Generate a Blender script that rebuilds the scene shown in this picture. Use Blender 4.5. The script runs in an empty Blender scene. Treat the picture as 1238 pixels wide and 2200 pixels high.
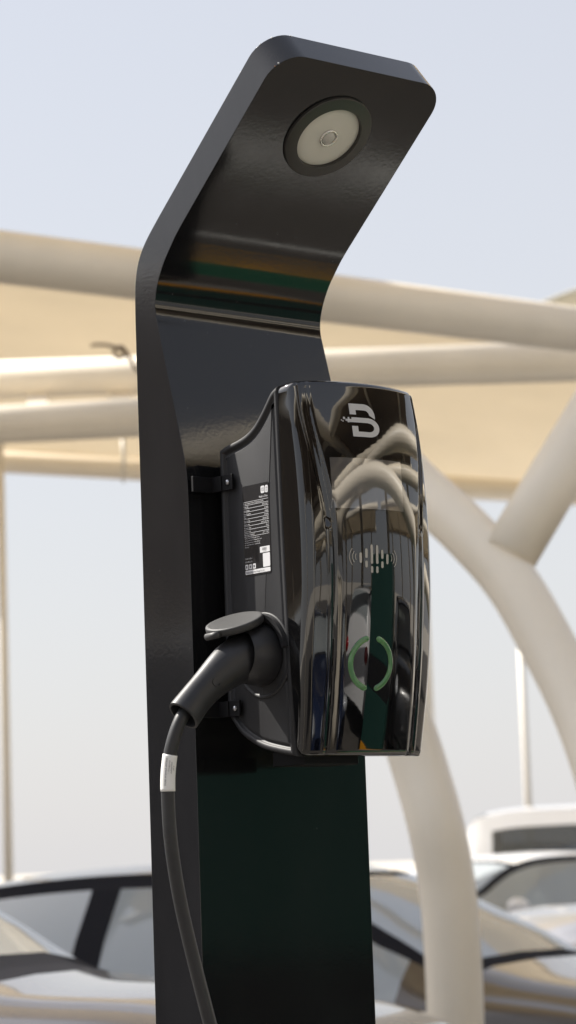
import bpy, bmesh, math, random
from mathutils import Vector, Matrix, noise
from math import sin, cos, pi, radians, sqrt
random.seed(7)
SC = bpy.context.scene
COL = SC.collection

# ------------------------------------------------------------------ camera model
F_PX, PITCH, ROLL, CAMH = 5524.9, .1351, .0358, 1.45
def ray(x, y):
    u2, v2 = x-619, 1100-y
    u = u2*cos(ROLL)+v2*sin(ROLL); v = -u2*sin(ROLL)+v2*cos(ROLL)
    return Vector((u/F_PX, cos(PITCH)-v/F_PX*sin(PITCH), sin(PITCH)+v/F_PX*cos(PITCH)))
def at(x, y, Y):
    r = ray(x, y); return r*(Y/r.y)+Vector((0, 0, CAMH))

# ------------------------------------------------------------------ materials
def newmat(name):
    m = bpy.data.materials.new(name); m.use_nodes = True
    nt = m.node_tree; b = nt.nodes['Principled BSDF']
    return m, nt, b
def noise_node(nt, scale, detail=4, rough=.6, coord='Object', stretch=None):
    tc = nt.nodes.new('ShaderNodeTexCoord'); n = nt.nodes.new('ShaderNodeTexNoise')
    n.inputs['Scale'].default_value = scale; n.inputs['Detail'].default_value = detail
    n.inputs['Roughness'].default_value = rough
    if stretch:
        mp = nt.nodes.new('ShaderNodeMapping'); mp.inputs['Scale'].default_value = stretch
        nt.links.new(tc.outputs[coord], mp.inputs['Vector']); nt.links.new(mp.outputs[0], n.inputs['Vector'])
    else:
        nt.links.new(tc.outputs[coord], n.inputs['Vector'])
    return n
def ramp(nt, src, stops):
    r = nt.nodes.new('ShaderNodeValToRGB'); el = r.color_ramp.elements
    while len(el) < len(stops): el.new(.5)
    for e, (p, c) in zip(el, stops):
        e.position = p; e.color = (c[0], c[1], c[2], 1) if hasattr(c, '__len__') else (c, c, c, 1)
    nt.links.new(src, r.inputs[0]); return r.outputs[0]
def mat(name, col, rough=.5, metal=0, spec=.5, var=0, vscale=6, bump=0, bscale=200, rvar=0, coat=0, detail=4, bdist=.001):
    m, nt, b = newmat(name)
    b.inputs['Base Color'].default_value = (*col, 1); b.inputs['Roughness'].default_value = rough
    b.inputs['Metallic'].default_value = metal; b.inputs['Specular IOR Level'].default_value = spec
    b.inputs['Coat Weight'].default_value = coat; b.inputs['Coat Roughness'].default_value = .03
    if var:
        n = noise_node(nt, vscale, 5)
        lo = [c*(1-var) for c in col]; hi = [min(1, c*(1+var)) for c in col]
        nt.links.new(ramp(nt, n.outputs['Fac'], [(.3, lo), (.7, hi)]), b.inputs['Base Color'])
    if rvar:
        n = noise_node(nt, vscale*1.7, 5)
        nt.links.new(ramp(nt, n.outputs['Fac'], [(.3, max(0, rough-rvar)), (.75, rough+rvar)]), b.inputs['Roughness'])
    if bump:
        n = noise_node(nt, bscale, detail, .5); bp = nt.nodes.new('ShaderNodeBump')
        bp.inputs['Strength'].default_value = bump; bp.inputs['Distance'].default_value = bdist
        nt.links.new(n.outputs['Fac'], bp.inputs['Height']); nt.links.new(bp.outputs[0], b.inputs['Normal'])
    return m
def gloss_post():
    # black powder coat with orange peel, scratches and a thin film of dust
    m, nt, b = newmat('black_gloss_powder_coat')
    b.inputs['Specular IOR Level'].default_value = .5
    n = noise_node(nt, 9, 6, .6)
    d = noise_node(nt, 3.5, 8, .7, stretch=(1, 1, .35))
    spk = noise_node(nt, 160, 2, .5)
    c1 = ramp(nt, d.outputs['Fac'], [(.35, (.006, .006, .0065)), (.8, (.013, .013, .0135))])
    c2 = ramp(nt, spk.outputs['Fac'], [(.775, 0), (.82, 1)])
    mx = nt.nodes.new('ShaderNodeMix'); mx.data_type = 'RGBA'
    nt.links.new(c2, mx.inputs['Factor']); nt.links.new(c1, mx.inputs['A']); mx.inputs['B'].default_value = (.2, .2, .22, 1)
    nt.links.new(mx.outputs['Result'], b.inputs['Base Color'])
    nt.links.new(ramp(nt, n.outputs['Fac'], [(.3, .07), (.75, .14)]), b.inputs['Roughness'])
    p = noise_node(nt, 210, 2, .4); bp = nt.nodes.new('ShaderNodeBump')
    bp.inputs['Strength'].default_value = .07; bp.inputs['Distance'].default_value = .00045
    nt.links.new(p.outputs['Fac'], bp.inputs['Height']); nt.links.new(bp.outputs[0], b.inputs['Normal'])
    return m
def gloss_side():
    # flank: same paint, dusty so that it catches the sun softly
    m, nt, b = newmat('dusty_black_powder_coat')
    b.inputs['Specular IOR Level'].default_value = .22
    d = noise_node(nt, 5, 8, .7, stretch=(1, 1, .3)); spk = noise_node(nt, 110, 2, .6, stretch=(1, 1, .45))
    c1 = ramp(nt, d.outputs['Fac'], [(.3, (.010, .010, .011)), (.8, (.020, .020, .022))])
    c2 = ramp(nt, spk.outputs['Fac'], [(.745, 0), (.80, .6)])
    mx = nt.nodes.new('ShaderNodeMix'); mx.data_type = 'RGBA'
    nt.links.new(c2, mx.inputs['Factor']); nt.links.new(c1, mx.inputs['A']); mx.inputs['B'].default_value = (.2, .2, .21, 1)
    nt.links.new(mx.outputs['Result'], b.inputs['Base Color'])
    b.inputs['Roughness'].default_value = .12
    b.inputs['Coat Weight'].default_value = .45; b.inputs['Coat Roughness'].default_value = .06; b.inputs['Coat IOR'].default_value = 1.5
    p = noise_node(nt, 190, 3, .5); bp = nt.nodes.new('ShaderNodeBump')
    bp.inputs['Strength'].default_value = .06; bp.inputs['Distance'].default_value = .0006
    nt.links.new(p.outputs['Fac'], bp.inputs['Height'])
    nt.links.new(bp.outputs[0], b.inputs['Normal']); nt.links.new(bp.outputs[0], b.inputs['Coat Normal'])
    return m
def glass(name, tint=(.55, .66, .64), dens=.75, sky_pale=.5):
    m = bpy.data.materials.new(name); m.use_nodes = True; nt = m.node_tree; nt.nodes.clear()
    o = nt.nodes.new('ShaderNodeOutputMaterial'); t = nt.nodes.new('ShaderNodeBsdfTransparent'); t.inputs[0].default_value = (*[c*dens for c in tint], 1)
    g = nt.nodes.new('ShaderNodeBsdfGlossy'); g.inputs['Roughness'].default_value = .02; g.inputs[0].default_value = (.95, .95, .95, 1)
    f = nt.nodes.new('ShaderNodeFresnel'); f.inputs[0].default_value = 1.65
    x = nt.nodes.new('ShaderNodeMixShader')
    dsh = nt.nodes.new('ShaderNodeBsdfDiffuse'); dsh.inputs[0].default_value = (.66, .72, .75, 1); dm = nt.nodes.new('ShaderNodeMixShader'); dm.inputs[0].default_value = sky_pale  # pale diffuse layer stands in for bright sky reflected in the panes
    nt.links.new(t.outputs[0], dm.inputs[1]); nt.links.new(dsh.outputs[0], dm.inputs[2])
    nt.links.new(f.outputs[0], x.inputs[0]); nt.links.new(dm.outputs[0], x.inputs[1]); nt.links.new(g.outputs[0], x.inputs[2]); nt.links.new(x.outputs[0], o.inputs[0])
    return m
def fabric(name, col, trans=.45):
    m = bpy.data.materials.new(name); m.use_nodes = True; nt = m.node_tree; b = nt.nodes['Principled BSDF']
    n = noise_node(nt, .7, 5, .6)
    c = ramp(nt, n.outputs['Fac'], [(.3, [k*.86 for k in col]), (.7, [min(1, k*1.08) for k in col])])
    nt.links.new(c, b.inputs['Base Color']); b.inputs['Roughness'].default_value = .7
    t = nt.nodes.new('ShaderNodeBsdfTranslucent'); t.inputs[0].default_value = (col[0]*1.0, col[1]*.96, col[2]*.88, 1)
    x = nt.nodes.new('ShaderNodeMixShader'); x.inputs[0].default_value = trans
    nt.links.new(b.outputs[0], x.inputs[1]); nt.links.new(t.outputs[0], x.inputs[2])
    nt.links.new(x.outputs[0], nt.nodes['Material Output'].inputs[0])
    return m

M = {}
M['post'] = gloss_post(); M['side'] = gloss_side()
def cover_mat():
    m, nt, b = newmat('piano_black_plastic')
    spk = noise_node(nt, 260, 2, .5); c2 = ramp(nt, spk.outputs['Fac'], [(.74, 0), (.80, 1)])
    mx = nt.nodes.new('ShaderNodeMix'); mx.data_type = 'RGBA'
    nt.links.new(c2, mx.inputs['Factor']); mx.inputs['A'].default_value = (.004, .004, .0045, 1); mx.inputs['B'].default_value = (.06, .058, .055, 1)
    nt.links.new(mx.outputs['Result'], b.inputs['Base Color'])
    b.inputs['Coat Weight'].default_value = .7; b.inputs['Coat Roughness'].default_value = .015; b.inputs['Coat IOR'].default_value = 1.55
    sm = noise_node(nt, 11, 7, .7, stretch=(1, 1, .4)); nt.links.new(ramp(nt, sm.outputs['Fac'], [(.35, .012), (.72, .075)]), b.inputs['Roughness'])
    n = noise_node(nt, 9, 2, .5); bp = nt.nodes.new('ShaderNodeBump'); bp.inputs['Strength'].default_value = .06; bp.inputs['Distance'].default_value = .005
    nt.links.new(n.outputs['Fac'], bp.inputs['Height']); nt.links.new(bp.outputs[0], b.inputs['Normal'])
    return m
M['cover'] = cover_mat()
M['trim'] = mat('groove_black_plastic', (.006, .006, .007), .12)
M['housing'] = mat('textured_charcoal_plastic', (.019, .019, .021), .54, spec=.38, var=.12, vscale=30, bump=.35, bscale=900, bdist=.0004)
M['matte'] = mat('matte_black_plastic', (.03, .03, .03), .55, bump=.2, bscale=700, bdist=.0003)
M['deep'] = mat('deep_black_plastic', (.008, .008, .009), .35)
M['rubber'] = mat('cable_rubber', (.018, .018, .019), .42, var=.15, vscale=40, bump=.25, bscale=500, bdist=.0003)
M['handle'] = mat('handle_grip_plastic', (.019, .019, .021), .42, var=.15, vscale=25, bump=.3, bscale=700, bdist=.0003)
M['brk'] = mat('bracket_black_steel', (.006, .006, .007), .6, spec=.2)
M['steel'] = mat('zinc_screw', (.45, .45, .47), .3, metal=1)
M['bezel'] = mat('lamp_bezel_black', (.035, .033, .030), .35)
M['diffuser'] = mat('frosted_diffuser', (.62, .60, .54), .38, var=.03)
M['sensor'] = mat('sensor_dome', (.50, .48, .44), .2, coat=.5, bump=.6, bscale=260, bdist=.002)
M['silver'] = mat('sensor_ring_silver', (.8, .78, .74), .25, metal=.9)
M['print'] = mat('grey_print', (.50, .50, .50), .35)
M['print2'] = mat('silver_print', (.42, .40, .36), .35)
M['green'] = mat('green_light_guide', (.075, .20, .075), .12, coat=.5, var=.15, vscale=60)
M['screen'] = mat('display_glass', (.095, .090, .086), .03, spec=1, coat=1)
M['label'] = mat('label_black_film', (.022, .022, .024), .16, spec=.6)
M['ink'] = mat('label_white_ink', (.62, .62, .63), .4)
M['inkdark'] = mat('label_dark_ink', (.05, .05, .06), .4)
M['white'] = mat('cable_sleeve_white', (.78, .78, .76), .45, var=.03, vscale=30)
M['rust'] = mat('rust_chip', (.25, .10, .03), .8)
M['cream'] = mat('cream_painted_steel', (.84, .755, .615), .42, var=.06, vscale=1.6, rvar=.08, bump=.05, bscale=20)
M['creamd'] = mat('cream_clamp_steel', (.60, .55, .45), .45, var=.1)
M['fabric'] = fabric('beige_shade_cloth', (.80, .75, .66), .5)
M['fabricw'] = fabric('white_shade_cloth', (.80, .78, .70), .3)
M['fabricd'] = fabric('dark_reflection_cloth', (.40, .34, .27), .12)  # darkened cloth for the added left canopy, to reflect dark in the post
M['fabricm'] = fabric('brown_shade_cloth', (.34, .28, .22), .28)
M['seam'] = mat('shade_cloth_seam', (.45, .36, .26), .8)
M['rope'] = mat('old_rope', (.22, .17, .12), .9)
M['pole'] = mat('pale_lamp_post', (.72, .67, .58), .5)
M['asphalt'] = mat('worn_asphalt', (.098, .088, .078), .85, var=.25, vscale=1.3, bump=.5, bscale=60, bdist=.01)
M['sand'] = mat('pale_desert_sand', (.46, .42, .36), .95, var=.08, vscale=.05)
M['concrete'] = mat('island_concrete', (.34, .32, .29), .85, var=.15, vscale=4, bump=.4, bscale=80, bdist=.004)
M['paintw'] = mat('bay_marking_paint', (.65, .65, .62), .7, var=.15, vscale=9)
M['gpaint'] = mat('green_bay_paint', (.02, .13, .07), .6, var=.15, vscale=5)
M['opaint'] = mat('orange_line_paint', (.92, .42, .012), .6, var=.1, vscale=7)
M['gcab'] = mat('cabinet_dark_green', (.014, .060, .048), .3, var=.1)
M['gblk'] = mat('cabinet_black_band', (.012, .012, .013), .25)
M['orange'] = mat('cabinet_orange_band', (.75, .32, .01), .4)
M['tyre'] = mat('tyre_rubber', (.018, .018, .018), .8)
M['rim'] = mat('alloy_rim', (.5, .5, .52), .3, metal=.9)
M['plast'] = mat('car_black_trim', (.016, .016, .018), .4)
M['trimm'] = mat('satin_black_window_trim', (.022, .022, .026), .8, spec=.04)
M['seat'] = mat('car_seat_cloth', (.05, .048, .045), .85)
M['seatl'] = mat('car_seat_beige', (.28, .25, .20), .8)
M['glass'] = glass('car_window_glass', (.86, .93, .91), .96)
M['glassd'] = glass('car_privacy_glass', (.55, .62, .70), .35, sky_pale=.08)
M['lens'] = mat('headlight_lens', (.6, .62, .65), .08, metal=.3, coat=1)
M['red'] = mat('tail_light_lens', (.35, .01, .01), .12, coat=1)
M['plate'] = mat('number_plate_white', (.7, .7, .68), .4)
def carpaint(name, col, metal=.35, rough=.28): return mat(name, col, rough, metal=metal, coat=1, spec=.5)
M['p_bronze'] = carpaint('dark_bronze_car_paint', (.085, .070, .055), .55)
M['p_grey'] = carpaint('grey_car_paint', (.10, .095, .10), .5)
M['p_silver'] = carpaint('silver_car_paint', (.42, .42, .44), .6)
M['p_white'] = carpaint('white_car_paint', (.82, .82, .83), 0)
M['p_blue'] = carpaint('dark_blue_car_paint', (.012, .025, .075), .3)
M['p_black'] = carpaint('black_car_paint', (.008, .008, .009), 0)

# ------------------------------------------------------------------ object helpers
def setp(o, **k):
    for a, v in k.items():
        if v: o[a] = v
    return o
def mobj(name, me, m=None, parent=None, smooth=True):
    o = bpy.data.objects.new(name, me); COL.objects.link(o)
    if m is not None and not me.materials: me.materials.append(M[m] if isinstance(m, str) else m)
    if smooth:
        for p in me.polygons: p.use_smooth = True
    if parent is not None: o.parent = parent
    return o
def thing(name, label, cat, loc=(0, 0, 0), rz=0, group=None):
    o = bpy.data.objects.new(name, None); COL.objects.link(o); o.empty_display_size = .2
    o.location = loc; o.rotation_euler = (0, 0, rz); o['label'] = label; o['category'] = cat
    if group: o['group'] = group
    return o
def frombm(name, bm, m, parent=None, smooth=True, recalc=True):
    if recalc: bmesh.ops.recalc_face_normals(bm, faces=bm.faces)
    me = bpy.data.meshes.new(name); bm.to_mesh(me); bm.free()
    return mobj(name, me, m, parent, smooth)
def bevel(o, w, seg=3, ang=35):
    md = o.modifiers.new('bevel', 'BEVEL'); md.width = w; md.segments = seg; md.limit_method = 'ANGLE'; md.angle_limit = radians(ang); md.harden_normals = True
    return o
def box_bm(bm, c, s, M4=None):
    r = bmesh.ops.create_cube(bm, size=1)['verts']
    for v in r:
        v.co = Vector((v.co.x*s[0]+c[0], v.co.y*s[1]+c[1], v.co.z*s[2]+c[2]))
        if M4: v.co = M4 @ v.co
    return r
def catmull(P, n=8):
    out = []
    Q = [P[0]*2-P[1]] + list(P) + [P[-1]*2-P[-2]]
    for i in range(1, len(Q)-2):
        for k in range(n):
            t = k/n; a, b, c, d = Q[i-1], Q[i], Q[i+1], Q[i+2]
            out.append(.5*((2*b)+(c-a)*t+(2*a-5*b+4*c-d)*t*t+(3*b-a-3*c+d)*t**3))
    out.append(Q[-2]); return out
def tube_bm(bm, pts, rad, seg=16, cap=True, up=Vector((0, 0, 1)), aspect=1):
    pts = [Vector(p) for p in pts]; n = len(pts)
    if not hasattr(rad, '__len__'): rad = [rad]*n
    rings = []; prev = None
    for i, p in enumerate(pts):
        t = (pts[min(i+1, n-1)]-pts[max(i-1, 0)]).normalized()
        if prev is None:
            a = t.cross(up)
            if a.length < 1e-3: a = t.cross(Vector((1, 0, 0)))
            a.normalize()
        else:
            a = (prev-t*prev.dot(t)).normalized()
        prev = a; b = t.cross(a)
        rings.append([bm.verts.new(p+(a*cos(2*pi*k/seg)*aspect+b*sin(2*pi*k/seg))*rad[i]) for k in range(seg)])
    for i in range(n-1):
        for k in range(seg):
            bm.faces.new((rings[i][k], rings[i][(k+1) % seg], rings[i+1][(k+1) % seg], rings[i+1][k]))
    if cap: bm.faces.new(rings[0][::-1]); bm.faces.new(rings[-1])
    return rings
def tube(name, pts, rad, m, parent=None, seg=24, **k):
    bm = bmesh.new(); tube_bm(bm, pts, rad, seg, **k)
    o = frombm(name, bm, m, parent)
    return o
def disc_lathe(name, prof, m, parent, mtx, seg=64):
    # prof: list of (radius, height); axis = local Z of mtx
    bm = bmesh.new(); rings = []
    for r, h in prof:
        if r < 1e-6: rings.append([bm.verts.new(mtx @ Vector((0, 0, h)))])
        else: rings.append([bm.verts.new(mtx @ Vector((r*cos(2*pi*k/seg), r*sin(2*pi*k/seg), h))) for k in range(seg)])
    for A, B in zip(rings, rings[1:]):
        for k in range(seg):
            k2 = (k+1) % seg
            if len(A) == 1: bm.faces.new((A[0], B[k], B[k2]))
            elif len(B) == 1: bm.faces.new((A[k], A[k2], B[0]))
            else: bm.faces.new((A[k], A[k2], B[k2], B[k]))
    o = frombm(name, bm, m, parent)
    return o
def sharp(o, ang=40):
    me = o.data; bm = bmesh.new(); bm.from_mesh(me)
    for e in bm.edges:
        if len(e.link_faces) == 2 and e.calc_face_angle(0) > radians(ang): e.smooth = False
    bm.to_mesh(me); bm.free(); return o

# ------------------------------------------------------------------ post frame: x = across front (w), y = out of front (n), z = up relative to camera height
PSI = .6892
WV = Vector((cos(PSI), sin(PSI), 0)); NV = Vector((sin(PSI), -cos(PSI), 0))
ORG = Vector((-.1209, 3.1, CAMH))
# frame as matrix: local (w, -n, z) right handed -> use columns w, -n, z
def PL(w, n, z): return Vector((w, -n, z))          # local coordinates inside the empties of the post frame
ROOTLOC = Vector((ORG.x, ORG.y, 0))
def pz(z): return z + CAMH                          # heights above ground
def P3(w, n, z): return Vector((w, -n, z+CAMH))      # local to root at ground
RZ = PSI

# ================================================================== CHARGING PEDESTAL
W = .2691
ped = thing('charging_pedestal', 'tall glossy black charging post with a bent-over head and round lamp, carrying the wall charger', 'charging post', ROOTLOC, RZ)
TH = .8866; NT, ZT, TK = .2064, .9493, .0449
front = [(0, -1.30), (0, -.9), (0, -.4), (0, 0), (0, .3), (0, .458), (-.0010, .469), (-.0032, .484), (-.0142, .5290), (-.0246, .5690), (-.0360, .6100), (-.0452, .6440), (-.0510, .6660),
         (-.0548, .6800), (-.0562, .6920), (-.0545, .7050), (-.0500, .7185), (-.0432, .7320), (-.0345, .7450), (-.0240, .7570), (-.0100, .7720)]
back = [(-.0970, -1.30), (-.0970, -.9), (-.0970, -.4), (-.0970, 0), (-.0975, .3), (-.0975, .458), (-.0976, .469), (-.0977, .484), (-.0980, .5290), (-.0983, .5690), (-.0985, .6100), (-.0985, .6440), (-.0985, .6700),
        (-.0985, .6900), (-.0978, .7100), (-.0962, .7280), (-.0930, .7440), (-.0872, .7580), (-.0785, .7710), (-.0655, .7845), (-.0440, .8030)]
def Hd(s, off=0): # point on head line, s back from tip; off = thickness offset outwards
    return (NT-s*sin(TH)-off*cos(TH), ZT-s*cos(TH)+off*sin(TH))
f2 = catmull([Vector(p) for p in front[5:]], 4); b2 = catmull([Vector(p) for p in back[5:]], 4)
prof = [(f, b, W/2) for f, b in zip(front[:5], back[:5])] + [(tuple(f), tuple(b), W/2) for f, b in zip(f2, b2)]
s_start = (NT-front[-1][0])/sin(TH)
nseg = 14; RC = .040
for i in range(1, nseg+1):
    s = s_start*(1-i/nseg)*1.0 + RC*(i/nseg)
    prof.append((Hd(s), Hd(s, TK), W/2))
for k in range(1, 11):
    a = pi/2*k/10
    s = RC-RC*sin(a); prof.append((Hd(s), Hd(s, TK), W/2-RC+RC*cos(a)))
bm = bmesh.new(); rows = []
for f, b, h in prof:
    c = W/2
    rows.append([bm.verts.new(P3(c-h, f[0], f[1])), bm.verts.new(P3(c+h, f[0], f[1])), bm.verts.new(P3(c+h, b[0], b[1])), bm.verts.new(P3(c-h, b[0], b[1]))])
side_faces = []
for A, B in zip(rows, rows[1:]):
    for k in range(4):
        fc = bm.faces.new((A[k], A[(k+1) % 4], B[(k+1) % 4], B[k]))
        if k in (1, 3): fc.material_index = 1
        if k == 2: fc.material_index = 1
bm.faces.new(rows[0][::-1]); tf = bm.faces.new(rows[-1]); tf.material_index = 1
post = frombm('post_shell', bm, 'post', ped, True)
post.data.materials.append(M['side'])
bevel(post, .0022, 3, 50)
# lamp under the head
sc_ = .1003; LC = Hd(sc_)
lu = Vector((sin(TH), 0)) if False else None
ax_w = Vector((1, 0, 0)); ax_v = Vector((0, -sin(TH), cos(TH))); ax_m = Vector((0, -cos(TH), -sin(TH)))  # outward normal of underside (n cos, -z sin)
LM = Matrix((( -ax_w.x, ax_v.x, ax_m.x, 0), (-ax_w.y, ax_v.y, ax_m.y, 0), (-ax_w.z, ax_v.z, ax_m.z, 0), (0, 0, 0, 1)))
LM.translation = P3(.1350, LC[0], LC[1])
R = .0595
bez = sharp(disc_lathe('lamp_bezel', [(R, -.002), (R, .0032), (R-.0006, .0040), (R-.0018, .0044), (R*.745, .0058), (R*.735, .0054), (R*.728, .0010), (R*.70, -.004)], 'bezel', ped, LM), 30)
dif = disc_lathe('lamp_diffuser', [(R*.729, .0008), (R*.69, .0016), (R*.5, .0022), (0, .0024)], 'diffuser', bez, LM)
rg = disc_lathe('sensor_ring', [(R*.205, .0015), (R*.205, .0045), (R*.185, .0057), (R*.165, .0050), (R*.16, .002)], 'silver', dif, LM, 40)
sn = disc_lathe('motion_sensor', [(R*.165, .002), (R*.15, .0045), (R*.09, .0068), (0, .0078)], 'sensor', dif, LM, 32)
# small paint chips along the head edge
def chip(c, r, m):
    bm = bmesh.new(); bmesh.ops.create_icosphere(bm, subdivisions=2, radius=r)
    for v in bm.verts: v.co = c+v.co*(1+.45*noise.noise(v.co*900+c*50))
    frombm('paint_chip', bm, m, ped)
def hside(s, off, w=0): h = Hd(s, off); return P3(w, h[0], h[1])
for (s, off, w, r, m) in [(.020, .0448, .006, .0013, 'print'), (.008, .0446, .016, .0011, 'white'), (.0005, .0440, .040, .0012, 'print'), (.016, .0008, .0075, .0011, 'print'), (.0205, .0005, .0045, .0008, 'rust'), (.062, .0446, .0003, .0009, 'print'), (.105, .0447, .0003, .0008, 'print')]:
    chip(hside(s, off, w), r, m)
# base plate & bolts
bm = bmesh.new(); box_bm(bm, P3(W/2, -.048, -1.295), (W+.14, .24, .012)); bp_ = bevel(frombm('base_plate', bm, 'side', ped, False), .002)
for sx in (-.05, W+.05):
    for sn_ in (-.14, .045):
        bm = bmesh.new(); bmesh.ops.create_cone(bm, cap_ends=True, segments=6, radius1=.012, radius2=.012, depth=.014, matrix=Matrix.Translation(P3(sx, sn_, -1.282)))
        frombm('anchor_bolt', bm, 'steel', ped, False)

# ================================================================== WALL CHARGER
chg = thing('wall_charger', 'glossy black electric car wall charger with green ring and display, bolted to the black post', 'car charger', ROOTLOC, RZ)
CX = .1345; HWD = .1
# housing: profile in (n, z) extruded across w
def seam_n(z):  # front seam leans
    pts = [(.12, .1440), (.25, .1405), (.355, .1385), (.565, .1350)]
    for (z0, n0), (z1, n1) in zip(pts, pts[1:]):
        if z <= z1: return n0+(n1-n0)*(z-z0)/(z1-z0)
    return pts[-1][1]
low = catmull([Vector(v) for v in [(.0185, .1800), (.0310, .1650), (.0480, .1500), (.0807, .1345), (.1154, .1262), (.1435, .1215)]], 5)
upp = catmull([Vector(v) for v in [(.1350, .5632), (.1215, .5570), (.1120, .5470), (.1015, .5355), (.0880, .5230), (.0730, .5145), (.0558, .5095), (.0300, .5050), (.0185, .5010)]], 4)
outline = [tuple(v) for v in low] + [(.1415, .25), (.1385, .355)] + [tuple(v) for v in upp]
def offset_poly(P, d):
    n = len(P); out = []
    for i in range(n):
        a, b, c = Vector(P[i-1]), Vector(P[i]), Vector(P[(i+1) % n])
        t1 = (b-a).normalized(); t2 = (c-b).normalized()
        n1 = Vector((-t1.y, t1.x)); n2 = Vector((-t2.y, t2.x)); m = (n1+n2)
        if m.length < 1e-6: m = n1
        m.normalize(); out.append(tuple(b+m*d/max(.45, m.dot(n1))))
    return out
# rings on the left flank: outer edge (rounded), rim, groove, panel
o0 = outline; 
bm = bmesh.new()
def ringv(poly, w): return [bm.verts.new(P3(w, n, z)) for n, z in poly]
xl, xr = .0350, .2340
seq = []
for (d, w) in [(0, .0400), (.0007, .0368), (.0022, .0353), (.0045, .0350), (.0066, .0352), (.0078, .0366), (.0092, .0392), (.0108, .0394), (.0125, .0378), (.0145, .0372)]:
    poly = offset_poly(o0, d); 
    seq.append(ringv(poly, w))
R2 = [ringv(offset_poly(o0, d), w) for d, w in [(.0022, .2337), (.0007, .2322), (0, .2290)]]
N = len(o0)
full = list(reversed(seq)) + list(reversed(R2))
for A, B in zip(full, full[1:]):
    for k in range(N): bm.faces.new((A[k], A[(k+1) % N], B[(k+1) % N], B[k]))
bm.faces.new(full[0]); bm.faces.new(full[-1][::-1])
hous = sharp(frombm('housing', bm, 'housing', chg, True), 55)

# front cover
def lerpt(T, z):
    if z <= T[0][0]: return T[0][1]
    for (a, x), (b, y) in zip(T, T[1:]):
        if z <= b:
            t = (z-a)/(b-a); t = t*t*(3-2*t) if False else t
            return x+(y-x)*t
    return T[-1][1]
def smoothT(T):
    P = catmull([Vector(p) for p in T], 10); return [tuple(p) for p in P]
EDGE = smoothT([(.117, .1510), (.15, .1580), (.20, .1670), (.26, .1750), (.33, .1805), (.40, .1805), (.47, .1760), (.53, .1675), (.567, .1600)])
BUL = smoothT([(.117, .021), (.22, .021), (.34, .022), (.46, .026), (.567, .030)])
GRV = smoothT([(.117, .0655), (.20, .0660), (.30, .0665), (.37, .0670), (.41, .0685), (.46, .0755), (.52, .0825), (.567, .0815)])
ZB, ZTP = .1215, .5655; ZC = (ZB+ZTP)/2; HH = (ZTP-ZB)/2
RCO = .012
def sst(a, b, x):
    t = min(1, max(0, (x-a)/(b-a))); return t*t*(3-2*t)
def half_w(z): return HWD-.0045*(1-sst(.12, .24, z))-.002*sst(.50, .567, z)
def cover_n(w, z, edge=True):
    u = (w-CX)/HWD; au = abs(w-CX)
    n = lerpt(EDGE, z)+lerpt(BUL, z)*(1-u*u)
    g = lerpt(GRV, z)
    # outer lobe sits lower than the centre panel, more so in the upper flute
    flute = sst(.385, .40, z)
    drop = .0022*sst(g-.0012, g+.0012, au)
    n -= drop
    # fine groove on the crease
    n -= .0022*math.exp(-((au-g)/.0013)**2)
    # flute in the upper half of the lobes
    n -= .0035*flute*sst(g, g+.005, au)*(1-sst(g+.007, g+.012, au))
    n += .0008*math.exp(-((au-g-.006)/.002)**2)*(1-flute)
    # lower half: second soft ridge inside
    n -= .0030*sst(g-.012, g, au)*(1-sst(.30, .42, z))*(1-sst(g, g+.001, au))
    # rounding at border (rounded rectangle distance)
    if edge:
        dx = half_w(z)-au; dz = min(z-ZB, ZTP-z); r = .0105
        if dx < r: n -= r*(1-sqrt(max(0, 1-((r-dx)/r)**2)))
        r2 = .006
        if dz < r2: n -= r2*(1-sqrt(max(0, 1-((r2-dz)/r2)**2)))
    return n
def hw_at(z):
    dz = min(z-ZB, ZTP-z); dz = max(0, dz); H_ = half_w(z)
    if dz >= RCO: return H_
    return H_-(RCO-sqrt(max(0, RCO*RCO-(RCO-dz)**2)))
NU, NZ = 170, 240
def edgecluster(t):   # -1..1, denser at the ends
    return sin(t*pi/2)*.55+t*.45
bm = bmesh.new(); G = []
for j in range(NZ+1):
    tz = edgecluster(-1+2*j/NZ); z = ZC+HH*tz; h = hw_at(z); row = []
    for i in range(NU+1):
        tx = edgecluster(-1+2*i/NU); w = CX+h*tx
        row.append(bm.verts.new(P3(w, cover_n(w, z), z)))
    G.append(row)
for j in range(NZ):
    for i in range(NU): bm.faces.new((G[j][i], G[j][i+1], G[j+1][i+1], G[j+1][i]))
loop = G[0][:] + [G[j][-1] for j in range(1, NZ+1)] + G[-1][-2::-1] + [G[j][0] for j in range(NZ-1, 0, -1)]
Lw = []
for v in loop:
    z = v.co.z-CAMH; w = v.co.x
    Lw.append(bm.verts.new(Vector((w, -(seam_n(z)+.0012), v.co.z))))
Lb = []
for v in Lw:
    z = v.co.z-CAMH; w = v.co.x
    cw = CX+(w-CX)*.965; cz = ZC+(z-ZC)*.985
    Lb.append(bm.verts.new(Vector((cw, -(seam_n(z)+.0012), cz+CAMH))))
K = len(loop)
for A, B in ((loop, Lw), (Lw, Lb)):
    for k in range(K): bm.faces.new((A[k], A[(k+1) % K], B[(k+1) % K], B[k]))
bm.faces.new(Lb)
cov = sharp(frombm('front_cover', bm, 'cover', chg, True), 60)

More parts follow.
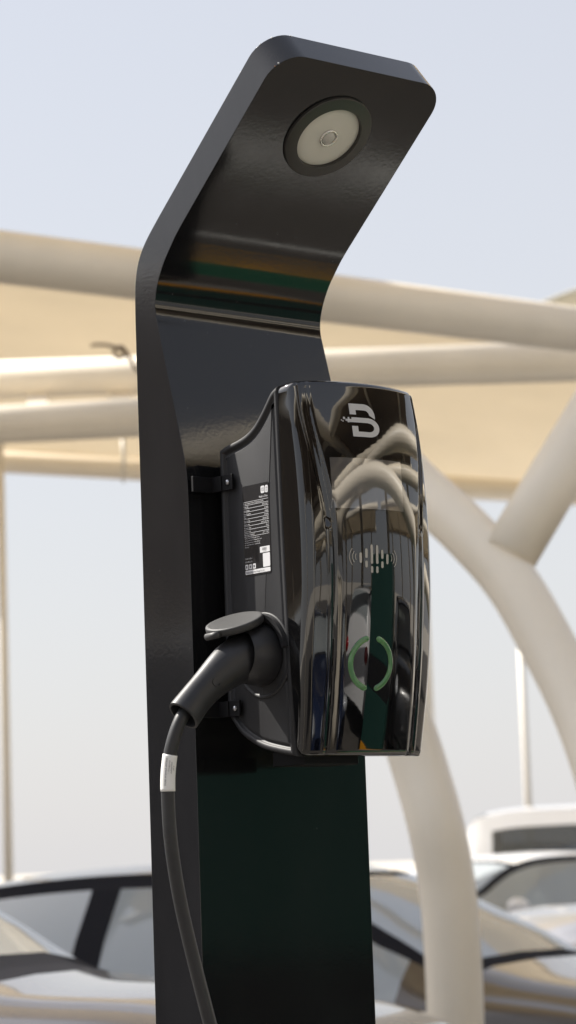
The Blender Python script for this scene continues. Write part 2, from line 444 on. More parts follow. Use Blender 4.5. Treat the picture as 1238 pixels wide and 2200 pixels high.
def on_front(w, z, off=.0004): return P3(w, cover_n(w, z, False)+off, z)
def patch_polys(name, polys, m, parent, off=.0006, th=.0005, subdiv=1):
    # flat 2D polygons (w,z) laid on the curved cover
    bm = bmesh.new()
    for poly in polys:
        vs = [bm.verts.new((w, 0, z)) for w, z in poly]
        try: bm.faces.new(vs)
        except Exception: pass
    bmesh.ops.triangulate(bm, faces=bm.faces)
    for _ in range(subdiv):
        long = [e for e in bm.edges if e.calc_length() > .004]
        if long: bmesh.ops.subdivide_edges(bm, edges=long, cuts=2)
        bmesh.ops.triangulate(bm, faces=bm.faces)
    for v in bm.verts:
        w, z = v.co.x, v.co.z; v.co = P3(w, cover_n(w, z, False)+off, z)
    bmesh.ops.recalc_face_normals(bm, faces=bm.faces)
    for f in bm.faces:
        if f.normal.y > 0: f.normal_flip()
    return frombm(name, bm, m, parent, False, recalc=False)
def arc(cx, cz, r, a0, a1, n=14): return [(cx+r*cos(radians(a0+(a1-a0)*k/n)), cz+r*sin(radians(a0+(a1-a0)*k/n))) for k in range(n+1)]
def pill(cx, cz, hw, hh, slant=0):
    return [(cx+x, cz+z) for x, z in arc(0, hh-hw, hw, 0, 180, 8)+arc(0, -hh+hw, hw, 180, 360, 8)]
# ---- logo in unit coordinates read off the photo: px box 755..815 x 872..948
lw0, lw1, lz0, lz1 = .0975, .1385, .4970, .5375
def LG(x, y): return (lw0+(lw1-lw0)*x, lz1-(lz1-lz0)*y)     # x,y 0..1, y down
polys = []
# upper bow: bar + shoulder, open downwards
def band(outer, inner): return [LG(*p) for p in outer]+[LG(*p) for p in reversed(inner)]
def arcl(cx, cy, rx, ry, a0, a1, n=10): return [(cx+rx*cos(radians(a0+(a1-a0)*k/n)), cy-ry*sin(radians(a0+(a1-a0)*k/n))) for k in range(n+1)]
up_out = [(0, .33), (0, 0), (.25, 0), (.50, 0)] + arcl(.52, .34, .36, .34, 90, -8)
up_in = [(.21, .33), (.21, .19), (.36, .19), (.50, .19)] + arcl(.50, .335, .17, .145, 90, 0)
A = [LG(*p) for p in up_out]; B = [LG(*p) for p in up_in]
# split into quads strips
def strip(a, b, k=None):
    n = max(len(a), len(b)); out = []
    def res(P):
        L = [0]
        for p, q in zip(P, P[1:]): L.append(L[-1]+math.dist(p, q))
        R = []
        for i in range(n*2):
            t = L[-1]*i/(n*2-1)
            j = max(0, min(len(P)-2, next((m for m in range(len(L)-1) if L[m+1] >= t-1e-9), len(L)-2)))
            u = (t-L[j])/max(1e-9, L[j+1]-L[j]); R.append((P[j][0]+(P[j+1][0]-P[j][0])*u, P[j][1]+(P[j+1][1]-P[j][1])*u))
        return R
    ra, rb = res(a), res(b)
    for i in range(len(ra)-1): out.append([ra[i], ra[i+1], rb[i+1], rb[i]])
    return out
def rect(x0, y0, x1, y1): return [LG(x0, y0), LG(x1, y0), LG(x1, y1), LG(x0, y1)]
polys.append(rect(0, 0, .21, .33)); polys.append(rect(.21, 0, .50, .19))
polys += strip([LG(*p) for p in arcl(.50, .36, .38, .36, 90, -12)], [LG(*p) for p in arcl(.50, .335, .17, .145, 90, 0)])
# middle bar + lower bow
polys.append(rect(-.10, .475, .04, .57)); polys.append(rect(.04, .42, .60, .57))
polys += strip([LG(*p) for p in arcl(.60, .71, .40, .29, 90, -90, 18)], [LG(*p) for p in arcl(.60, .71, .20, .135, 90, -90, 18)])
polys.append(rect(.03, .845, .60, 1.0)); polys.append(rect(.03, .68, .23, .845))
# pixels
for (x, y, s) in [(-.23, .42, .07), (-.08, .42, .055), (-.155, .475, .065), (-.09, .53, .05), (-.30, .50, .035), (-.255, .53, .035)]:
    polys.append(rect(x, y, x+s*.95, y+s))
patch_polys('logo_print', polys, 'print', cov)
# ---- charging bars icon
polys = []; ic, iz = .1190, .3525
for (dx, zt_, zb_) in [(-.0235, .006, -.008), (-.0140, .0115, -.0012), (-.0140, -.0045, -.0135), (-.0047, .017, -.0085), (-.0047, -.0115, -.0205), (.0047, .0165, -.0085), (.0047, -.0115, -.0205), (.0140, .0105, -.0015), (.0140, -.0045, -.0135), (.0235, .0055, -.008)]:
    polys.append(pill(ic+dx*.84, iz+(zt_+zb_)/2*.9, .0018, (zt_-zb_)/2*.9))
for sgn in (-1, 1):
    for rr, hh in ((.0060, 38), (.0098, 42), (.0138, 45)):
        cx = ic+sgn*.0210
        a0, a1 = (180-hh, 180+hh) if sgn < 0 else (-hh, hh)
        polys += strip(arc(cx, iz, rr+.00045, a0, a1), arc(cx, iz, rr-.00045, a0, a1))
patch_polys('charging_icon', polys, 'print2', cov)
# ---- display window
spoly = [[(.0845, .4735), (.1880, .4735), (.1880, .4128), (.0845, .4128)]]
bm = bmesh.new(); G = [[bm.verts.new(on_front(.0660+.1035*i/36, .4100+.0607*j/24, .0005)) for i in range(37)] for j in range(25)]
for j in range(24):
    for i in range(36): bm.faces.new((G[j][i], G[j][i+1], G[j+1][i+1], G[j+1][i]))
dsp = frombm('display_screen', bm, 'screen', cov, True, recalc=False)
# ---- ring, two halves, raised
def ring_half(sgn):
    bm = bmesh.new(); cx, cz, r0 = .1180, .2280, .0300; rows = []
    a_s, a_e = (100, 260) if sgn < 0 else (-80, 80)
    n = 40
    for k in range(n+1):
        a = radians(a_s+(a_e-a_s)*k/n); row = []
        for q in range(9):
            t = -1+2*q/8; r = r0+.0036*t*1.0
            endt = min(k, n-k)/2.2; rr = sqrt(max(0, 1-(1-min(1, endt))**2)) if endt < 1 else 1
            r = r0+.0036*t*max(.15, rr)
            w, z = cx+r*cos(a)*.98, cz+r*sin(a)
            row.append(bm.verts.new(P3(w, cover_n(w, z, False)+.0003+.0017*sqrt(max(0, 1-t*t))*max(.2, rr), z)))
        rows.append(row)
    for A, B in zip(rows, rows[1:]):
        for q in range(8): bm.faces.new((A[q], A[q+1], B[q+1], B[q]))
    return frombm('status_ring', bm, 'green', cov)
ring_half(-1); ring_half(1)

# gland box under the charger
bm = bmesh.new(); box_bm(bm, P3(.105, .098, .1215), (.085, .060, .018)); bevel(frombm('gland_box', bm, 'brk', chg, False), .002)
# mounting brackets: ears on the rear edge + plate towards the post
for zc in (.459, .1845):
    bm = bmesh.new(); box_bm(bm, P3(.0325, .0370, zc), (.003, .0215, .0190)); 
    br = bevel(frombm('mounting_bracket', bm, 'brk', chg, False), .0006)
    bm = bmesh.new(); box_bm(bm, P3(.0150, .0090, zc), (.030, .0040, .0190)); bevel(frombm('bracket_foot', bm, 'brk', br, False), .0006)
    bm = bmesh.new(); box_bm(bm, P3(.0305, .0180, zc), (.003, .0200, .0190)); bevel(frombm('bracket_web', bm, 'brk', br, False), .0006)
    Mx = Matrix.Translation(P3(.0308, .0395, zc)) @ Matrix.Rotation(-pi/2, 4, 'Y')
    disc_lathe('screw', [(.0032, -.001), (.0034, .0010), (.0024, .0020), (.0, .0022)], 'steel', br, Mx, 20)
# rear mounting plate between post and housing
bm = bmesh.new(); box_bm(bm, P3(CX, .0095, .34), (.150, .0185, .30)); frombm('mounting_plate', bm, 'deep', chg, False)

# ---- socket on the left flank. local axis -x
def flank(n, z, out=0): return P3(.0372-out, n, z)
SN, SZ = .0905, .2440
SM = Matrix.Translation(flank(SN, SZ)) @ Matrix.Rotation(-pi/2, 4, 'Y')
sock = disc_lathe('socket_bezel', [(.0515, -.001), (.0515, .0012), (.0500, .0022), (.0475, .0020), (.0445, -.0040), (.0440, -.012)], 'housing', chg, SM)
disc_lathe('socket_well', [(.0440, -.010), (.036, -.0115), (.034, -.004), (.033, .010), (.030, .011), (0, .011)], 'deep', sock, SM)
# lid hinge crescent above the plug
bm = bmesh.new(); A_, B_, C_, D_ = [], [], [], []
for k in range(25):
    a = radians(8+ (112-8)*k/24); r0, r1 = .040, .0490
    for L_, r, o in ((A_, r0, .006), (B_, r1, .0085), (C_, r1, 0), (D_, r0, 0)):
        L_.append(bm.verts.new(flank(SN+r*cos(a), SZ+r*sin(a), o)))
for X, Y in ((A_, B_), (B_, C_), (C_, D_), (D_, A_)):
    for k in range(24): bm.faces.new((X[k], X[k+1], Y[k+1], Y[k]))
bm.faces.new((A_[0], B_[0], C_[0], D_[0])); bm.faces.new((A_[-1], B_[-1], C_[-1], D_[-1]))
sharp(frombm('lid_collar', bm, 'housing', sock), 40)
# open lid: thick disc sticking out over the plug, tilted down outwards
def place_dir(c, ax):
    q = Vector((0, 0, 1)).rotation_difference(ax.normalized()).to_matrix().to_4x4(); return Matrix.Translation(c) @ q
lc = P3(-.0020, .0860, .2810)
laxis = Vector((-.36, -.12, .93))
lid = disc_lathe('socket_lid', [(0, -.0052), (.0320, -.0052), (.0345, -.0040), (.0352, -.0015), (.0352, .0025), (.0345, .0040), (.0325, .0046), (.0300, .0042), (0, .0040)], 'matte', chg, place_dir(lc, laxis))
hm = place_dir(lc, laxis)
bm = bmesh.new()
pp = [lc + Vector((-.0345, .010, -.016)), lc + Vector((-.0330, -.012, -.0145))]
tube_bm(bm, pp, .0042, 16)
frombm('lid_hinge', bm, 'matte', lid)

# ---- rating label on the flank
def LB(n, z, o): return P3(.0372-o, n, z)
lab = None
bm = bmesh.new(); n0, n1, z0, z1 = .0600, .1108, .3412, .4508
def rr_poly(x0, y0, x1, y1, r, n=5):
    return arc(x1-r, y1-r, r, 0, 90, n)+arc(x0+r, y1-r, r, 90, 180, n)+arc(x0+r, y0+r, r, 180, 270, n)+arc(x1-r, y0+r, r, 270, 360, n)
def flat_on_flank(name, polys, m, parent, o):
    bm = bmesh.new()
    for p in polys:
        f = bm.faces.new([bm.verts.new(LB(a, b, o)) for a, b in p]); f.normal_update()
        if f.normal.x > 0: f.normal_flip()
    return frombm(name, bm, m, parent, False, recalc=False)
lab = flat_on_flank('rating_label', [rr_poly(n0, z0, n1, z1, .003)], 'label', chg, .0004)
inkp = []; LWd = n1-n0; LHt = z1-z0
def U(x, y): return (n0+LWd*x, z1-LHt*y)
def urect(x0, y0, x1, y1, r=0):
    a, b = U(x0, y0), U(x1, y1)
    if r: return rr_poly(a[0], b[1], b[0], a[1], r)
    return [a, (b[0], a[1]), b, (a[0], b[1])]
inkp += [urect(.70, .035, .845, .115, .0018), urect(.865, .035, .97, .115, .0018)]
for y in (.178, .214, .25, .288, .328, .366, .404, .444, .484, .524, .562): inkp.append(urect(.03, y, .97, y+.0035))
inkp += [urect(.60, .700, .965, .765, .0006), urect(.70, .775, .965, .925, .0012), urect(.03, .935, .965, .980, .0006)]
inkp += [urect(.03, .87, .14, .925, .0008), urect(.17, .87, .28, .925, .0008), urect(.31, .87, .42, .925, .0008)]
flat_on_flank('label_print', inkp, 'ink', lab, .0006)
dk = []
for k in range(14):
    x = .68+.012*k+.004*random.random(); dk.append(urect(x, .712, x+.004+.003*random.random(), .742))
flat_on_flank('label_barcode', dk, 'inkdark', lab, .0008)
flat_on_flank('label_symbols', [urect(cx_-.025, .885, cx_+.02, .91) for cx_ in (.085, .225, .365)], 'inkdark', lab, .0008)
def text_on(name, lines, m, parent, mtx):
    bmx = bmesh.new()
    for (s, x, y, size, align) in lines:
        cu = bpy.data.curves.new('t', 'FONT'); cu.body = s; cu.size = size; cu.align_x = align; cu.resolution_u = 2
        to = bpy.data.objects.new('t', cu); COL.objects.link(to)
        bpy.context.view_layer.update()
        me = bpy.data.meshes.new_from_object(to.evaluated_get(bpy.context.evaluated_depsgraph_get()))
        t = bmesh.new(); t.from_mesh(me)
        for v in t.verts: v.co = mtx(x+v.co.x*.78, y+v.co.y)
        tm = bpy.data.meshes.new('t2'); t.to_mesh(tm); t.free(); bmx.from_mesh(tm)
        bpy.data.objects.remove(to); bpy.data.curves.remove(cu); bpy.data.meshes.remove(me); bpy.data.meshes.remove(tm)
    return frombm(name, bmx, m, parent, False, recalc=False)
def lm(o):
    return lambda x, y: LB(n0+x, z1-y*-1 if False else z1+y, o)
T = []
S = .0036
T.append(('Made in China', LWd*.95, -LHt*.160, S, 'RIGHT'))
rows_ = [('Product: Electric Vehicle Charging Station(AC)', ''), ('Model NO.', 'BCPC-0326-T'), ('Rated voltage', 'AC 400V'), ('Mains frequency', '50/60Hz'), ('Phase', '3P+N+PE'), ('Rated current', '32A/16A Max'), ('Rated power', '22kW/11kW Max'), ('Protection class', 'Class I'), ('Enclosure type', 'IP55'), ('Operating temperature', '-25\u00b0C ~ +50\u00b0C')]
for k, (a, b) in enumerate(rows_):
    y = -LHt*(.205+.0385*k)
    T.append((a, LWd*.035, y, .0026, 'LEFT'))
    if b: T.append((b, LWd*.965, y, .0026, 'RIGHT'))
for k, s in enumerate(['Attention: Danger! Please don\u2019t open the cover', 'unless by qualified electrician. Charging electric vehicle', 'only. Keep away from water and fire. Disconnect', 'power supply before service or opening the plug', 'of this device.']):
    T.append((s, LWd*.035, -LHt*(.588+.024*k), .0019, 'LEFT'))
T.append(('EN IEC 61851-1', LWd*.04, -LHt*.815, .0026, 'LEFT')); T.append(('IEC 61851-21-2', LWd*.04, -LHt*.850, .0026, 'LEFT'))
text_on('label_text', T, 'ink', lab, lm(.0006))
T = [('CE', LWd*.772, -LHt*.092, .0055, 'CENTER'), ('UK', LWd*.918, -LHt*.071, .0030, 'CENTER'), ('CA', LWd*.918, -LHt*.100, .0030, 'CENTER')]
text_on('certification_marks', T, 'inkdark', lab, lm(.0008))
T = [('Zhejiang Benyi New Energy Co.,Ltd.', LWd*.05, -LHt*.968, .0031, 'LEFT'), ]
text_on('serial_number', [('210630000001', LWd*.78, -LHt*.757, .0012, 'CENTER')], 'inkdark', lab, lm(.0008))
text_on('maker_name', T, 'inkdark', lab, lm(.0008))

# ================================================================== CHARGING CABLE with plug
cab = thing('charging_cable', 'black charging plug pushed into the socket, with its cable hanging down the post', 'charging cable', ROOTLOC, RZ)
hp = [P3(.045, .0905, .2435), P3(.025, .0905, .2432), P3(.0060, .0905, .2400), P3(-.0150, .0905, .2310), P3(-.0400, .0903, .2135), P3(-.0640, .0900, .1930), P3(-.0850, .0900, .1715)]
hs = catmull(hp, 7); n = len(hs)
rad = []
for i in range(n):
    t = i/(n-1)
    r = .0325 if t < .10 else .0325-(.0325-.0275)*sst(.10, .30, t)
    r -= .0075*sst(.40, .80, t); r += .0012*sst(.85, 1, t); rad.append(r)
bm = bmesh.new(); rings = tube_bm(bm, hs, rad, 40, cap=False, aspect=.82)
bm.faces.new(rings[0][::-1])
# hollow mouth at the lower end
endp = hs[-1]; tdir = (hs[-1]-hs[-2]).normalized()
last = rings[-1]
for sc, off in ((.86, .0006), (.80, -.004), (.78, -.020)):
    new = [bm.verts.new(endp+(v.co-endp)*sc+tdir*off) for v in rings[-1]]
    for k in range(40): bm.faces.new((last[k], last[(k+1) % 40], new[(k+1) % 40], new[k]))
    last = new
bm.faces.new(last)
hnd = sharp(frombm('plug_handle', bm, 'handle', cab), 50)
# plug collar (wide head against the socket)
CM = Matrix.Translation(flank(SN, SZ, .002)) @ Matrix.Rotation(-pi/2, 4, 'Y')
disc_lathe('plug_collar', [(.0365, 0), (.0370, .006), (.0350, .020), (.0325, .032), (.030, .036)], 'handle', hnd, CM)
# finger dimple screws on the handle
def dimple(px_n, idx, ang):
    c = hs[idx]; t = (hs[idx+1]-hs[idx-1]).normalized(); a = t.cross(Vector((0, 0, 1))).normalized(); b = t.cross(a)
    d = (a*cos(ang)+b*sin(ang)).normalized()
    # aim: ray from axis outwards along d
    r = rad[idx]
    bm = bmesh.new(); pp = c+d*(r*.93)
    q = Matrix.Translation(pp) @ d.to_track_quat('Z', 'Y').to_matrix().to_4x4() @ Matrix.Diagonal((1, 1.0, 1, 1))
    return disc_lathe('screw_recess', [(.0058, .0022), (.0052, .0008), (.0035, .0002), (0, 0)], 'deep', hnd, q, 20)
def toward_cam_dir(idx, up=.0):
    Rz = Matrix.Rotation(RZ, 3, 'Z'); c = Rz @ hs[idx] + ROOTLOC
    v = (Vector((0, 0, CAMH))-c).normalized() + Vector((0, 0, up)); v = Rz.transposed() @ v
    return v
def dimple2(idx, up, side):
    c = hs[idx]; t = (hs[idx+1]-hs[idx-1]).normalized(); v = toward_cam_dir(idx, up); v = (v-t*v.dot(t)).normalized()
    v = (v+t.cross(v)*side).normalized()
    a = t.cross(Vector((0, 0, 1))).normalized(); b = t.cross(a)
    # ellipse radius in this direction
    ca, cb = v.dot(a), v.dot(b); r = rad[idx]/sqrt((ca/.82)**2+cb**2)
    q = Matrix.Translation(c+v*(r-.0012)) @ v.to_track_quat('Z', 'Y').to_matrix().to_4x4()
    disc_lathe('screw_recess', [(.0050, .0016), (.0052, .0010), (.0040, .0004), (0, .0002)], 'deep', hnd, q, 20)
dimple2(n-13, .0, -.25)
cp = [P3(-.0700, .0900, .1900), P3(-.0880, .0895, .1680), P3(-.0980, .0860, .1420), P3(-.1020, .0820, .1155), P3(-.1030, .0800, .0850), P3(-.1010, .0800, .0300), P3(-.0915, .0800, -.0330),
      P3(-.0780, .0830, -.0980), P3(-.0600, .0900, -.1810), P3(-.0400, .0980, -.27), P3(.000, .115, -.50), P3(.02, .13, -.85), P3(.05, .15, -1.10), P3(.12, .20, -1.265), P3(.30, .34, -1.292), P3(.75, .55, -1.2915), P3(1.1, .45, -1.2915)]
cs = catmull(cp, 12)
cable = tube('cable', cs, .0079, 'rubber', cab, 24)
# white sleeve label around the cable
def near_z(z): return min(range(len(cs)), key=lambda i: abs(cs[i].z-(z+CAMH)) if cs[i].z > .5 else 9)
ia, ib = near_z(.1275), near_z(.0860)
sl = tube('sleeve_label', cs[ia:ib+1], .0086, 'white', cab, 32)
Rz3 = Matrix.Rotation(RZ, 3, 'Z')
def sleeve_map(x, y):
    # x runs down the sleeve, y around it
    L = [cs[i] for i in range(ia, ib+1)]; tot = (L[-1]-L[0]).length; t = min(.999, max(0, x/tot))*(len(L)-1); i = int(t); p = L[i].lerp(L[min(i+1, len(L)-1)], t-i)
    d = (L[-1]-L[0]).normalized(); c = Rz3 @ p + ROOTLOC; v = Rz3.transposed() @ (Vector((0, 0, CAMH))-c).normalized(); v = (v-d*v.dot(d)).normalized(); s = d.cross(v)
    a = y/.0088
    return p+(v*cos(a)+s*sin(a))*.0088
text_on('sleeve_text', [('HARTING Automotive GmbH', .004, .0020, .0034, 'LEFT'), ('Gewerbepark Str. 1', .007, -.0012, .0026, 'LEFT'), ('32339 Espelkamp', .009, -.0042, .0026, 'LEFT'), ('Germany', .013, -.0070, .0022, 'LEFT')], 'inkdark', sl, sleeve_map)

# ================================================================== GROUND AND ISLAND
def structure(o): o['kind'] = 'structure'; return o
bm = bmesh.new(); s = 900
bm.faces.new([bm.verts.new(p) for p in ((-s, -s, 0), (s, -s, 0), (s, s, 0), (-s, s, 0))])
structure(frombm('ground', bm, 'sand', None, False))
bm = bmesh.new()
bm.faces.new([bm.verts.new(p) for p in ((-45, -30, .002), (45, -30, .002), (45, 48, .002), (-45, 48, .002))])
structure(frombm('car_park_asphalt', bm, 'asphalt', None, False))
bm = bmesh.new(); box_bm(bm, (0.0, 3.15, .0725), (.95, .85, .150)); isl = structure(bevel(frombm('kerb_island', bm, 'concrete', None, False), .02))
bm = bmesh.new()
for k in range(9):
    x = -9.6+k*2.6
    bm.faces.new([bm.verts.new(p) for p in ((x, 10.5, .006), (x+.1, 10.5, .006), (x+.1, 15.8, .006), (x, 15.8, .006))])
for k in range(7):
    y = -6+k*2.6
    bm.faces.new([bm.verts.new(p) for p in ((4.8, y, .006), (4.8, y+.1, .006), (9.6, y+.1, .006), (9.6, y, .006))])
structure(frombm('bay_markings', bm, 'paintw', None, False))

def wn(w, n, z=.007): p = ORG+WV*w+NV*n; return (p.x, p.y, z)
for nm, n0_, n1_, m in (('white_bay_line', .40, .47, 'paintw'), ('orange_bay_line', .870, .915, 'opaint'), ('green_bay_surface', .93, 1.85, 'gpaint')):
    bm = bmesh.new(); bm.faces.new([bm.verts.new(wn(*p)) for p in ((.75, n0_), (4.8, n0_), (4.8, n1_), (.75, n1_))])
    structure(frombm(nm, bm, m, None, False))
# ================================================================== SHADE STRUCTURE IN VIEW
def V(*a): return Vector(a)
shade = thing('shade_structure', 'large cream steel tube car park shade with beige cloth, standing behind the black charger', 'shade structure', (0, 0, 0))
def ext(p, q, a, b): # extend a segment both ways (fractions)
    d = q-p; return p-d*a, q+d*b
# P1: big beam above
a, b = at(0, 552, 11.6), at(1238, 708, 13.6)
a, b = ext(a, b, 1.0, 1.2)
tube('roof_beam', [a, b], .1235, 'cream', shade, 40)
# P2 upper chord, P3 lower chord
a2, b2 = at(0, 815, 16.5), at(1238, 776, 15.3); A2_, B2_ = ext(a2, b2, .8, .35)
tube('roof_beam', [A2_, B2_], .1240, 'cream', shade, 40)
a3, b3 = at(0, 912, 16.15), at(560, 884, 15.6); A3_, B3_ = ext(a3, b3, 1.8, .05)
tube('roof_beam', [A3_, B3_], .1235, 'cream', shade, 40)
for px0, px1 in ((58, 103), (233, 281), (-120, -70), (400, 450)):
    m0, m1 = px0/1238, px1/1238
    bm = bmesh.new()
    q = [at(px0, 840, 16.5-1.2*m0), at(px1, 838, 16.5-1.2*m1), at(px1, 890, 16.2-1.2*m1), at(px0, 893, 16.2-1.2*m0)]
    off = V(0, .02, 0)
    vs = [bm.verts.new(p-off) for p in q]+[bm.verts.new(p+off) for p in q]
    bm.faces.new(vs[:4]); bm.faces.new(vs[7:3:-1])
    for k in range(4): bm.faces.new((vs[k], vs[4+k], vs[4+(k+1) % 4], vs[(k+1) % 4]))
    frombm('spacer_plate', bm, 'cream', shade, False)
# P4 hem pipe at the far edge
a, b = at(0, 988, 24.5), at(1238, 1058, 24.5); a, b = ext(a, b, .7, .8)
tube('hem_pipe', [a, b], .125, 'cream', shade, 32)
# shade cloth sheet between Y 18.5 (near edge, behind the big beam) and the hem pipe
def sheet(name, P00, P10, P01, P11, sag, m, parent, nu=60, nv=30, th=.004, wav=.05, flip=1):
    bm = bmesh.new(); G = []
    for j in range(nv+1):
        v = j/nv; row = []
        for i in range(nu+1):
            u = i/nu
            p = P00*(1-u)*(1-v)+P10*u*(1-v)+P01*(1-u)*v+P11*u*v
            p = p+V(0, 0, sag*sin(pi*v)*(.6+.4*sin(u*pi*4.3+.7)) + wav*sin(u*9+v*5)*v*(1-v)*2 + wav*.5*noise.noise(V(u*14, v*6, 3.3)))
            row.append(bm.verts.new(p))
        G.append(row)
    for j in range(nv):
        for i in range(nu): bm.faces.new((G[j][i], G[j][i+1], G[j+1][i+1], G[j+1][i]))
    o = frombm(name, bm, m, parent)
    md = o.modifiers.new('t', 'SOLIDIFY'); md.thickness = th
    return o
P00, P10 = at(-900, 470, 18.0), at(2000, 760, 19.5); P01, P11 = at(-900, 925, 24.6), at(2000, 1095, 24.6)
sheet('shade_cloth', P00, P10, P01, P11, .18, 'fabric', shade, 120, 40)
# strap hanging and rope tangle at left
tube('hanging_strap', [at(264, 945, 15.4), at(266, 985, 15.4), at(265, 1038, 15.4)], [.013, .011, .006], 'creamd', shade, 10)
rp = [at(x, y, 14.7) for x, y in ((195, 742), (212, 740), (235, 742), (258, 750), (270, 762), (252, 768), (246, 752), (262, 745), (278, 768), (290, 790), (300, 800))]
tube('rope', catmull(rp, 5), .011, 'rope', shade, 8)
# P5 oblique strut and arches
node = at(1090, 1200, 8.67)
tube('arch_strut', [node, at(1194, 1025, 8.8), at(1300, 848, 9.0), at(1440, 613, 9.3)], .095, 'cream', shade, 40)
ar = [at(700, 900, 9.4), at(800, 950, 9.2), at(900, 1048, 9.0), at(1000, 1140, 8.8), at(1098, 1250, 8.65), at(1180, 1392, 8.5), at(1248, 1530, 8.35), at(1300, 1680, 8.2), at(1335, 1850, 8.1), at(1350, 2050, 8.05), at(1352, 2300, 8.0), at(1352, 2600, 8.0), at(1352, 2850, 8.0)]
tube('arch_column', catmull(ar, 8), .093, 'cream', shade, 40)
al = [at(560, 1010, 8.8), at(640, 1100, 8.75), at(720, 1230, 8.7), at(800, 1380, 8.65), at(862, 1530, 8.6), at(905, 1660, 8.55), at(938, 1780, 8.5), at(960, 1900, 8.5), at(972, 2030, 8.5), at(979, 2200, 8.5), at(982, 2400, 8.5), at(983, 2810, 8.5)]
tube('arch_column', catmull(al, 8), .0935, 'cream', shade, 40)
tube('arch_strut', [at(640, 1100, 8.75), at(560, 900, 9.4), at(520, 640, 11.9)], .09, 'cream', shade, 32)
# far white canopy top right
far = thing('white_canopy', 'white cloth canopy top showing above the big cream tube at the right', 'canopy', tuple(at(1238, 1000, 34)))
bm = bmesh.new(); G = []
cc = at(1500, 1000, 34); 
for j in range(15):
    row = []
    for i in range(41):
        u = -1+2*i/40; v = j/14
        row.append(bm.verts.new(V(cc.x+u*3.9, cc.y+v*6, at(1238, 596, 34).z-.05 - 1.6*abs(u)**2.2 - .5*v*v + .1) - Vector(far.location)))
    G.append(row)
for j in range(14):
    for i in range(40): bm.faces.new((G[j][i], G[j][i+1], G[j+1][i+1], G[j+1][i]))
o = frombm('canopy_cloth', bm, 'fabricw', far); md = o.modifiers.new('t', 'SOLIDIFY'); md.thickness = .05
for sx in (-3.6, 3.6):
    p = V(cc.x+sx, cc.y+3, 0)-Vector(far.location); q = V(cc.x+sx, cc.y+3, cc.z+1.1 if False else at(1238, 640, 34).z-1.5)-Vector(far.location)
    tube('canopy_post', [p, q], .09, 'cream', far, 20)

# lamp posts far off
def lamp_post(px, py0, py1, Y, h, label):
    b = at(px, py1, Y); b.z = 0
    t = thing('lamp_post', label, 'lamp post', b, 0, 'thin pale poles far behind the cars')
    tube('pole', [V(0, 0, 0), V(0, 0, h)], [.048, .036], 'pole', t, 20)
    bm = bmesh.new(); box_bm(bm, (0, 0, h+.05), (.22, .12, .10)); bevel(frombm('lamp_head', bm, 'pole', t, False), .02)
lamp_post(17, 1000, 1800, 24, 5.6, 'thin pale lamp post at the left edge, above the dark bronze sedan')
lamp_post(1134, 1400, 1700, 30, 4.3, 'thin pale lamp post rising behind the white van at the right')

# ================================================================== CARS
def curve_at(T, x):
    P = T
    if x <= P[0][0]: return P[0][1]
    for k in range(len(P)-1):
        if x <= P[k+1][0]:
            x0, y0 = P[k]; x1, y1 = P[k+1]
            m0 = (P[k+1][1]-P[k-1][1])/(P[k+1][0]-P[k-1][0]) if k > 0 else (y1-y0)/(x1-x0)
            m1 = (P[k+2][1]-P[k][1])/(P[k+2][0]-P[k][0]) if k+2 < len(P) else (y1-y0)/(x1-x0)
            h = x1-x0; t = (x-x0)/h
            return (2*t**3-3*t*t+1)*y0+(t**3-2*t*t+t)*h*m0+(-2*t**3+3*t*t)*y1+(t**3-t*t)*h*m1
    return P[-1][1]
SEDAN = dict(L=4.75, W=1.84, zl=.20, wb=(.92, 3.72), wr=.33,
    top=[(0, .62), (.04, .82), (.15, .98), (.55, 1.05), (.80, 1.10), (1.28, 1.36), (1.75, 1.445), (2.5, 1.46), (2.95, 1.39), (3.35, 1.19), (3.62, 1.035), (4.1, .93), (4.5, .80), (4.68, .66), (4.75, .50)],
    belt=[(0, .58), (.05, .80), (.15, .94), (.8, 1.0), (1.5, .965), (2.5, .93), (3.5, .90), (4.1, .84), (4.5, .72), (4.68, .60), (4.75, .46)],
    roofw=[(0, .60), (.15, .70), (.75, .70), (1.3, .60), (2.4, .58), (3.0, .60), (3.6, .70), (4.3, .68), (4.75, .5)],
    half=[(0, .70), (.08, .82), (.4, .90), (1.2, .92), (3.4, .92), (4.2, .88), (4.6, .78), (4.75, .62)],
    wind=(2.92, 3.60), rear=(.84, 1.36), pil=[(1.22, 1.30), (2.08, 2.14), (2.95, 3.45)], side0=1.0, side1=3.42)
def stretch(c, f):
    d = dict(c)
    for k, v in c.items():
        if k in ('top', 'belt', 'roofw', 'half'): d[k] = [(a*f, b) for a, b in v]
        elif k in ('wb', 'wind', 'rear'): d[k] = tuple(a*f for a in v)
        elif k == 'pil': d[k] = [(a*f, b*f) for a, b in v]
        elif k in ('L', 'side0', 'side1'): d[k] = v*f
    return d
SEDAN = stretch(SEDAN, 1.08)
